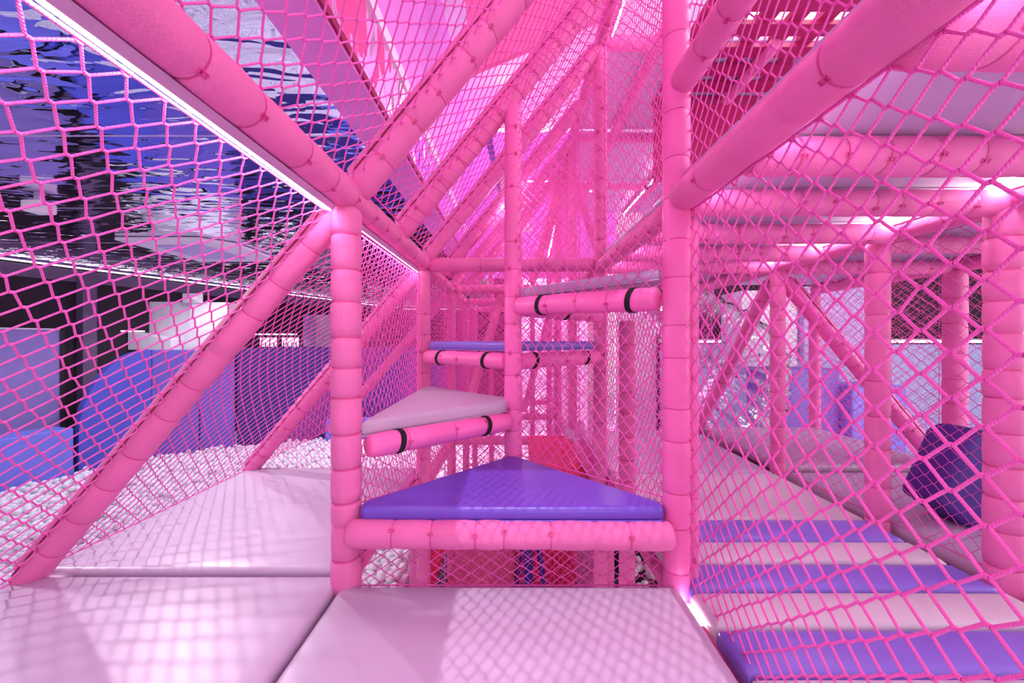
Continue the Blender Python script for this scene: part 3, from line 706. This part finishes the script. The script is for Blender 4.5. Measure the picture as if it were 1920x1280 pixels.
# crimson open lattice over the upper deck
e = empty('lattice_ceiling', (1.9, 2.5, 2.05)); tag(e, 'dark crimson open lattice ceiling above the upper deck at top right', 'lattice ceiling')
for k in range(9):
    x = 1.2+k*.19; box('slat', (x, 1.9, 2.06), (x+.10, Bk+.55, 2.10), 'crimson', e)
for k in range(8):
    yk = 1.88+k*.19; box('cross_slat', (1.2, yk, 2.03), (2.95, yk+.10, 2.06), 'crimson', e)
tag(box('ceiling_light_panel', (1.7, 2.0, 2.75), (2.9, 3.3, 2.8), 'led_dim', bev=.005), 'white glowing light panel seen through the crimson lattice', 'light')
lamp('AREA', 'upper_deck_tube_lamp', (2.2, 2.4, 2.7), 25, (1, .9, .96), 1.2, tgt=(2.2, 2.4, 0))
# crimson back panels of the upper deck
tag(box('upper_panel_board', (1.2, Bk+.62, 1.35), (3.0, Bk+.66, 2.0), 'crimson'), 'dark crimson board closing the back of the upper deck', 'board')

# hanging coral board and lit fabrics
tag(prism('coral_board', [(-.49, 3.9), (-.36, 2.39), (.86, 2.90), (1.15, 3.9)], 3.4, 3.46, 'coral', plane='xz', bev=.006), 'large coral pink hanging board at the top centre', 'board')
e = empty('lit_fabric', (-.2, 7.2, 2.0)); tag(e, 'glowing magenta-lilac pleated fabric behind the rafters', 'fabric')
nP = 26
for k in range(nP):
    x = -1.0+k*.115
    box('pleat', (x, 7.2+.03*(k % 2), 1.2), (x+.118, 7.24+.03*(k % 2), 3.95), 'backlit', e)
tag(prism('white_board', [(-.35, 1.9), (.35, 1.9), (.25, 3.0), (-.15, 3.1)], 6.6, 6.65, 'white', plane='xz', bev=.01), 'white shield-shaped hanging board behind the rafters', 'board')
tag(prism('violet_fin', [(-.42, 2.95), (-.30, 2.9), (-.13, 1.9), (-.17, 1.9)], 5.0, 5.04, 'violet_pad', plane='xz'), 'thin violet blade hanging between the first two rafters', 'blade')
for lab, p, q in (('zigzag light line high behind the centre rafter', (-.12, 6.0, 3.9), (.0, 6.0, 3.0)), ('light line leaning beside the dense nets', (1.05, 5.2, 2.0), (1.3, 5.0, 3.1)),
                  ('short level light line behind the centre post', (.25, 6.1, 2.55), (.62, 6.1, 2.55)), ('light line leaning far behind the centre post', (.55, 5.9, 1.3), (.68, 5.6, 1.9)),
                  ('long leaning light line in the dense nets', (.95, 5.0, 2.2), (1.12, 4.4, 2.75))):
    led(lab, p, q, .02, (0, -1, 0))

# ------------------------------------------------------------------ farther modules
pos = {3.794: 'second', 4.994: 'third', 6.194: 'fourth'}
for yy in (3.794, 4.994, 6.194):
    for x, s in ((-.6, 'left'), (.6, 'right'), (0.0, 'middle')):
        if x == 0 and yy == 3.794: continue
        post(f'{s} post of the {pos[yy]} row behind the stair tower', x, yy, GRD, (.5 if x < 0 else UP), r=.044, seg=.16, detail=0)
    for z, s in ((TOP, 'upper'), (-.98, 'lower')):
        beam(f'{s} cross beam of the {pos[yy]} row behind the stair tower', (-.56, yy, z), (.56, yy, z), r=.044, seg=.18, detail=0)
    for x, s in ((-.6, 'left'), (.6, 'right')):
        for z, t in ((TOP, 'upper'), (-.98, 'lower')):
            beam(f'{s} {t} lengthwise beam leading to the {pos[yy]} row', (x, yy-1.16, z), (x, yy-.04, z), r=.044, seg=.18, detail=0)
beam('steep pink brace inside the second bay behind the tower', (-.5, 3.6, -.9), (-.1, 3.7, .45), r=.04, seg=.2, detail=0)
beam('steep pink brace in the right half of the third bay', (.15, 4.9, -.9), (.5, 4.8, .45), r=.04, seg=.2, detail=0)
beam('left-leaning brace high among the far nets', (.2, 3.9, .6), (.6, 3.9, 1.95), r=.04, seg=.2, detail=0)
beam('right-leaning brace high among the far nets', (1.0, 4.0, .6), (.62, 4.0, 1.8), r=.04, seg=.2, detail=0)
for x in (-.3, .3):
    post(f'thin {"left" if x < 0 else "right"} intermediate post in the fourth bay', x, 5.6, GRD, 1.2, r=.035, detail=0)

# ------------------------------------------------------------------ ground level under the tower
e = empty('play_slide', (-.55, 3.2, -2)); tag(e, 'rose pink slide with a bright bed below the first step', 'slide')
prism('bed', [(-.62, -2.3), (.02, -2.3), (.02, -1.35), (-.35, -1.35)], 3.3, 3.9, 'rose', plane='xz', bev=.02, parent=e)
prism('side_wall', [(-.95, -2.3), (-.72, -2.3), (-.45, -1.35), (-.60, -1.35)], 3.2, 3.35, 'red', plane='xz', bev=.02, parent=e)
tag(box('red_block', (0.03, 3.3, -2.3), (.55, 3.9, -1.4), 'red', bev=.03), 'red play block behind the navy trestle below the first step', 'block')
e = empty('steel_trestle', (.12, 2.95, -2.3)); tag(e, 'navy steel trestle standing under the first step', 'trestle')
for x0, x1, rr in ((.12, .12, .04), (-.02, .10, .012), (.30, .17, .02)):
    V, F, UV = lathe([(0, rr), (1.0, rr)], (x0, 2.9, GRD), (x1, 2.9, GRD+1.0), 8); add('leg', pymesh('leg', V, F), 'navy_metal', e, Vector((x0, 2.9, GRD))-e.location)
tag(prism('red_slide_chute', [(2.8, -1.2), (3.7, -1.0), (3.7, -.9), (2.8, -1.1)], .15, .58, 'red', plane='yz', bev=.02), 'red slide chute in the bay behind the stair tower', 'slide')
tag(prism('lilac_ramp', [(2.7, -1.35), (3.9, -.85), (3.9, -.80), (2.7, -1.30)], .52, .72, 'mat_lilac', plane='yz', bev=.01), 'narrow lilac ramp beside the red slide chute', 'ramp')
for x, s in ((-.86, 'left'), (.86, 'right')):
    post(f'{s} ground-floor post seen below the first step', x*.86, 3.0, GRD, -1.05, r=.06, seg=.2)
tag(box('grey_crate', (1.0, 3.9, GRD), (1.5, 4.3, -1.5), 'dark', bev=.02), 'dark crate on the floor below the first step, right', 'crate')

# ------------------------------------------------------------------ right background
struct(box('trim_3', (2.65, 6.9, -.02), (10, 6.96, .05), 'white'))
led('pale light line along the right-hand wall above the pale blue panels', (2.7, 6.88, .0), (9.5, 6.88, .0), .04, (0, -1, 0), 'led_dim')
for k, x in enumerate((2.66, 4.41, 6.16, 7.9)):
    nm = ['first', 'second', 'third', 'fourth'][k]
    tag(box('wall_panel', (x, 6.8, GRD), (x+1.73, 6.9, -.05), 'pale_blue', bev=.01), f'{nm} pale blue wall panel from the left on the right-hand wall', 'wall panel')
tag(box('lilac_block', (4.5, 5.9, -.3), (5.5, 6.5, .85), 'lilac_wall', bev=.01), 'lilac box high behind the slanting brace', 'box')
tag(box('lilac_block', (3.6, 6.0, -.4), (4.48, 6.6, .80), 'white', bev=.01), 'white box high beside the lilac box', 'box')
tag(box('foam_block', (3.3, 4.9, GRD), (4.2, 5.4, -.35), 'violet_pad', bev=.02), 'violet foam block behind the clear tube', 'foam block')
tag(box('foam_block', (4.22, 4.75, GRD), (4.9, 5.3, -.55), 'blue_light', bev=.02), 'periwinkle foam block right of the violet foam block', 'foam block')
# clear tube slide
def torus_path(P, R, name, rings=True):
    return polytube(name, P, R, 28)
e = empty('clear_tube_slide', (1.9, 4.6, -.9)); tag(e, 'clear corrugated plastic tube slide beyond the bridge', 'tube slide')
ctl = [(2.05, 5.2, .75), (2.35, 5.0, .28), (2.75, 4.75, -.05), (2.85, 4.6, -.4), (2.6, 4.45, -.8), (2.2, 4.35, -1.15), (1.8, 4.3, -1.5)]
C = np.array(ctl); tt = np.linspace(0, len(C)-1, 90)
def cr(t):
    i = min(int(t), len(C)-2); f = t-i; p0 = C[max(i-1, 0)]; p1 = C[i]; p2 = C[i+1]; p3 = C[min(i+2, len(C)-1)]
    return .5*((2*p1)+(-p0+p2)*f+(2*p0-5*p1+4*p2-p3)*f*f+(-p0+3*p1-3*p2+p3)*f**3)
P = np.array([cr(t) for t in tt])
T = np.gradient(P, axis=0); T /= np.linalg.norm(T, axis=1)[:, None]; X = np.cross(T, [0.2, 1, .1]); X /= np.linalg.norm(X, axis=1)[:, None]; Y = np.cross(T, X)
n = 32; a = np.linspace(0, 2*math.pi, n, endpoint=False)
Rr = .42*(1+.03*np.cos(np.arange(90)*2*math.pi/4.5))
V = (P[:, None, :]+Rr[:, None, None]*(np.cos(a)[None, :, None]*X[:, None, :]+np.sin(a)[None, :, None]*Y[:, None, :])).reshape(-1, 3)
F = [(i*n+j, i*n+(j+1) % n, (i+1)*n+(j+1) % n, (i+1)*n+j) for i in range(89) for j in range(n)]
add('tube_shell', pymesh('tube_shell', V-np.array(e.location), F), 'clear', e)
for i in (12, 26, 40, 54, 68, 82):
    ring = P[i][None]+(Rr[i]+.012)*(np.cos(np.linspace(0, 2*math.pi, 41))[:, None]*X[i][None]+np.sin(np.linspace(0, 2*math.pi, 41))[:, None]*Y[i][None])
    add('joint_flange', polytube('joint_flange', ring-np.array(e.location), .014, 6), 'clear', e)
    for b in range(0, 40, 5):
        pb = ring[b]; V2, F2, _ = lathe([(-.02, .001), (-.02, .008), (.02, .008), (.02, .001)], (0, 0, 0), tuple(T[i]), 6)
        add('bolt', pymesh('bolt', V2, F2), 'dark', e, Vector(pb)-e.location)
# tilted violet foam wedge
o = prism('foam_wedge', [(-.19, -.05), (-.05, .27), (.02, .30), (.30, .22), (.42, -.2), (.10, -.26)], -.1, .1, 'step_purple', plane='xz', bev=.03, segs=3)
o.location = (2.26, 1.86, -.66); o.data.materials[0] = M['dark_violet']; tag(o, 'dark violet foam block leaning behind the thick right post', 'foam block')

# ------------------------------------------------------------------ nets
s2 = math.hypot(1.145, 1.33); W1 = (1.145/s2, 0, 1.33/s2)
net('sloping net between the long left beam and the outer edge of the left mats', (-1.80, 0, DECK), (0, 1, 0), W1, [(-.45, 0), (A, 0), (A, s2), (-.45, s2)], .036, r=.0025, sides=7, sag=-.06, phase=.3)
net('sloping net between the first and second slanting brace on the left', (-1.80, 0, DECK), (0, 1, 0), W1, [(A+.03, 0), (Bk, 0), (Bk, s2), (A+.03, s2)], .035, r=.0023, sides=5, sag=-.07, seed=5)
net('sloping net behind the second slanting brace on the left', (-1.80, 0, DECK), (0, 1, 0), W1, [(Bk+.03, 0), (3.79, 0), (3.79, s2), (Bk+.03, s2)], .031, r=.0017, sides=4, sag=-.05, seed=6, m='rope_far')
net('triangular upright net under the second slanting brace', (0, Bk+.01, 0), (1, 0, 0), (0, 0, 1), [(-1.8, DECK), (-.62, DECK), (-.62, .46)], .031, r=.0017, sides=4, m='rope_far')
net('upright net between the two left posts of the stair tower', (-.62, 0, 0), (0, 1, 0), (0, 0, 1), [(A+.05, DECK), (Bk-.05, DECK), (Bk-.05, .45), (A+.05, .45)], .024, .036, r=.0019, sides=4, m='rope_far')
RN = .645
net('large upright net along the right side, between the deck edge and the long right beam', (RN, 0, 0), (0, 1, 0), (0, 0, 1), [(-.3, DECK-.02), (A+.02, DECK-.02), (A+.02, .47), (-.3, .47)], .038, .032, r=.0026, sides=7, sag=-.03, phase=.5)
net('upright net above the long right beam', (.63, 0, 0), (0, 1, 0), (0, 0, 1), [(-.3, .56), (A, .56), (A, 2.6), (-.3, 2.6)], .032, r=.0023, sides=5, seed=9)
sl = math.hypot(1.2, 1.47); W2 = (1.2/sl, 0, 1.47/sl)
net('sloping roof net between the long left beam and the rafters in front', (-.6, 0, .54), (0, 1, 0), W2, [(-.3, 0.03), (A, 0.03), (A, sl), (-.3, sl)], .036, r=.0025, sides=5, sag=.03, seed=11)
net('sloping roof net lying over the rafters', (-.6, 0, .56), (0, 1, 0), W2, [(A, 0.05), (5.0, 0.05), (5.0, sl), (A, sl)], .033, r=.0022, sides=4, sag=.05, seed=12, m='rope_far')
dg = Vector((.6, A-Md, 0)).normalized(); Ld = math.hypot(.6, Md-A)
net('upright diagonal net from the centre post to the front right post, above the first step', (0, Md, 0), tuple(dg), (0, 0, 1), [(.04, -.58), (Ld-.05, -.58), (Ld-.05, 2.4), (.04, 1.2)], .028, .032, r=.0020, sides=5, knot='v', seed=13)
net('low net panel under the front edge of the first step', (0, A+.02, 0), (1, 0, 0), (0, 0, 1), [(-.56, DECK-.03), (.56, DECK-.03), (.56, -.70), (-.56, -.70)], .037, .0245, r=.0019, sides=6, knot='u', seed=14, sag=.01)
dg2 = Vector((.6, Md-A, 0)).normalized()
net('net between the first step and the pale pink step', (-.6, A, 0), tuple(dg2), (0, 0, 1), [(.04, -.60), (Ld-.04, -.60), (Ld-.04, -.44), (.04, -.43)], .036, .026, r=.0017, sides=5, seed=15)
net('upright net between the two right posts of the stair tower', (.62, 0, 0), (0, 1, 0), (0, 0, 1), [(A+.05, DECK), (Bk-.04, DECK), (Bk-.04, 2.0), (A+.05, 2.0)], .026, .032, r=.0019, sides=4, m='rope_far', knot='v', seed=16)
net('upright net across the back of the stair tower', (0, Bk+.03, 0), (1, 0, 0), (0, 0, 1), [(-.56, -2.2), (.56, -2.2), (.56, .48), (-.56, .48)], .030, .030, r=.0016, sides=4, m='rope_far', seed=17)
net('upright net at the back of the tower above the cross beam', (0, Bk+.02, 0), (1, 0, 0), (0, 0, 1), [(-.5, .56), (.56, .56), (.56, 1.9)], .030, .030, r=.0016, sides=4, m='rope_far', seed=18)
for k, (y0, y1, nm) in enumerate(((Bk, 3.794, 'second'), (3.794, 4.994, 'third'), (4.994, 6.194, 'fourth'))):
    net(f'upright left side net of the {nm} bay behind the tower', (-.6, 0, 0), (0, 1, 0), (0, 0, 1), [(y0+.04, DECK-.1), (y1-.04, DECK-.1), (y1-.04, .48), (y0+.04, .48)], .032, r=.0025, sides=3, m='rope_far', seed=20+k)
    net(f'upright right side net of the {nm} bay behind the tower', (.6, 0, 0), (0, 1, 0), (0, 0, 1), [(y0+.04, -2.2), (y1-.04, -2.2), (y1-.04, 1.98), (y0+.04, 1.98)], .032, r=.0025, sides=3, m='rope_far', seed=30+k)
    net(f'cross net at the back of the {nm} bay behind the tower', (0, y1, 0), (1, 0, 0), (0, 0, 1), [(-.56, -2.2), (.56, -2.2), (.56, 1.9), (-.56, .5)], .032, r=.0026, sides=3, m='rope_far', seed=40+k)
    ym_ = (y0+y1)/2
    net(f'cross net in the middle of the {nm} bay behind the tower', (0, ym_, 0), (1, 0, 0), (0, 0, 1), [(-.56, -2.2), (.56, -2.2), (.56, 1.9), (-.56, .5)], .032, r=.0024, sides=3, m='rope_far', seed=70+k)
net('upright net between the thick right post and the bridge corner post', (1.83, 0, 0), (0, 1, 0), (0, 0, 1), [(.3, DECK), (1.85, DECK), (1.85, .47), (.3, .47)], .034, .028, r=.0014, sides=4, seed=50, phase=.4)
net('upright net along the far side of the bridge beyond the corner post', (1.83, 0, 0), (0, 1, 0), (0, 0, 1), [(1.88, DECK), (3.76, DECK), (3.76, .47), (1.88, .47)], .034, .028, r=.0013, sides=4, seed=51, m='rope_far')
net('upright net across the far end of the right-hand mats', (0, Bk+.05, 0), (1, 0, 0), (0, 0, 1), [(1.85, DECK), (2.95, DECK), (2.95, .47), (1.85, .47)], .040, .022, r=.0013, sides=4, seed=52, m='rope_far', knot='v')
net('upright net on the outer side of the right-hand mats', (3.02, 0, 0), (0, 1, 0), (0, 0, 1), [(.3, DECK), (3.76, DECK), (3.76, .47), (.3, .47)], .036, .030, r=.0013, sides=4, seed=53, m='rope_far')
net('upright net across the far end of the bridge lane', (0, 3.8, 0), (1, 0, 0), (0, 0, 1), [(.64, DECK), (1.76, DECK), (1.76, .47), (.64, .47)], .032, r=.0022, sides=3, seed=54, m='rope_far')
net('upright net across the outer lane beyond the bridge', (0, 5.0, 0), (1, 0, 0), (0, 0, 1), [(.64, -2.2), (2.6, -2.2), (2.6, 1.9), (.64, 1.9)], .034, r=.0024, sides=3, seed=60, m='rope_far')
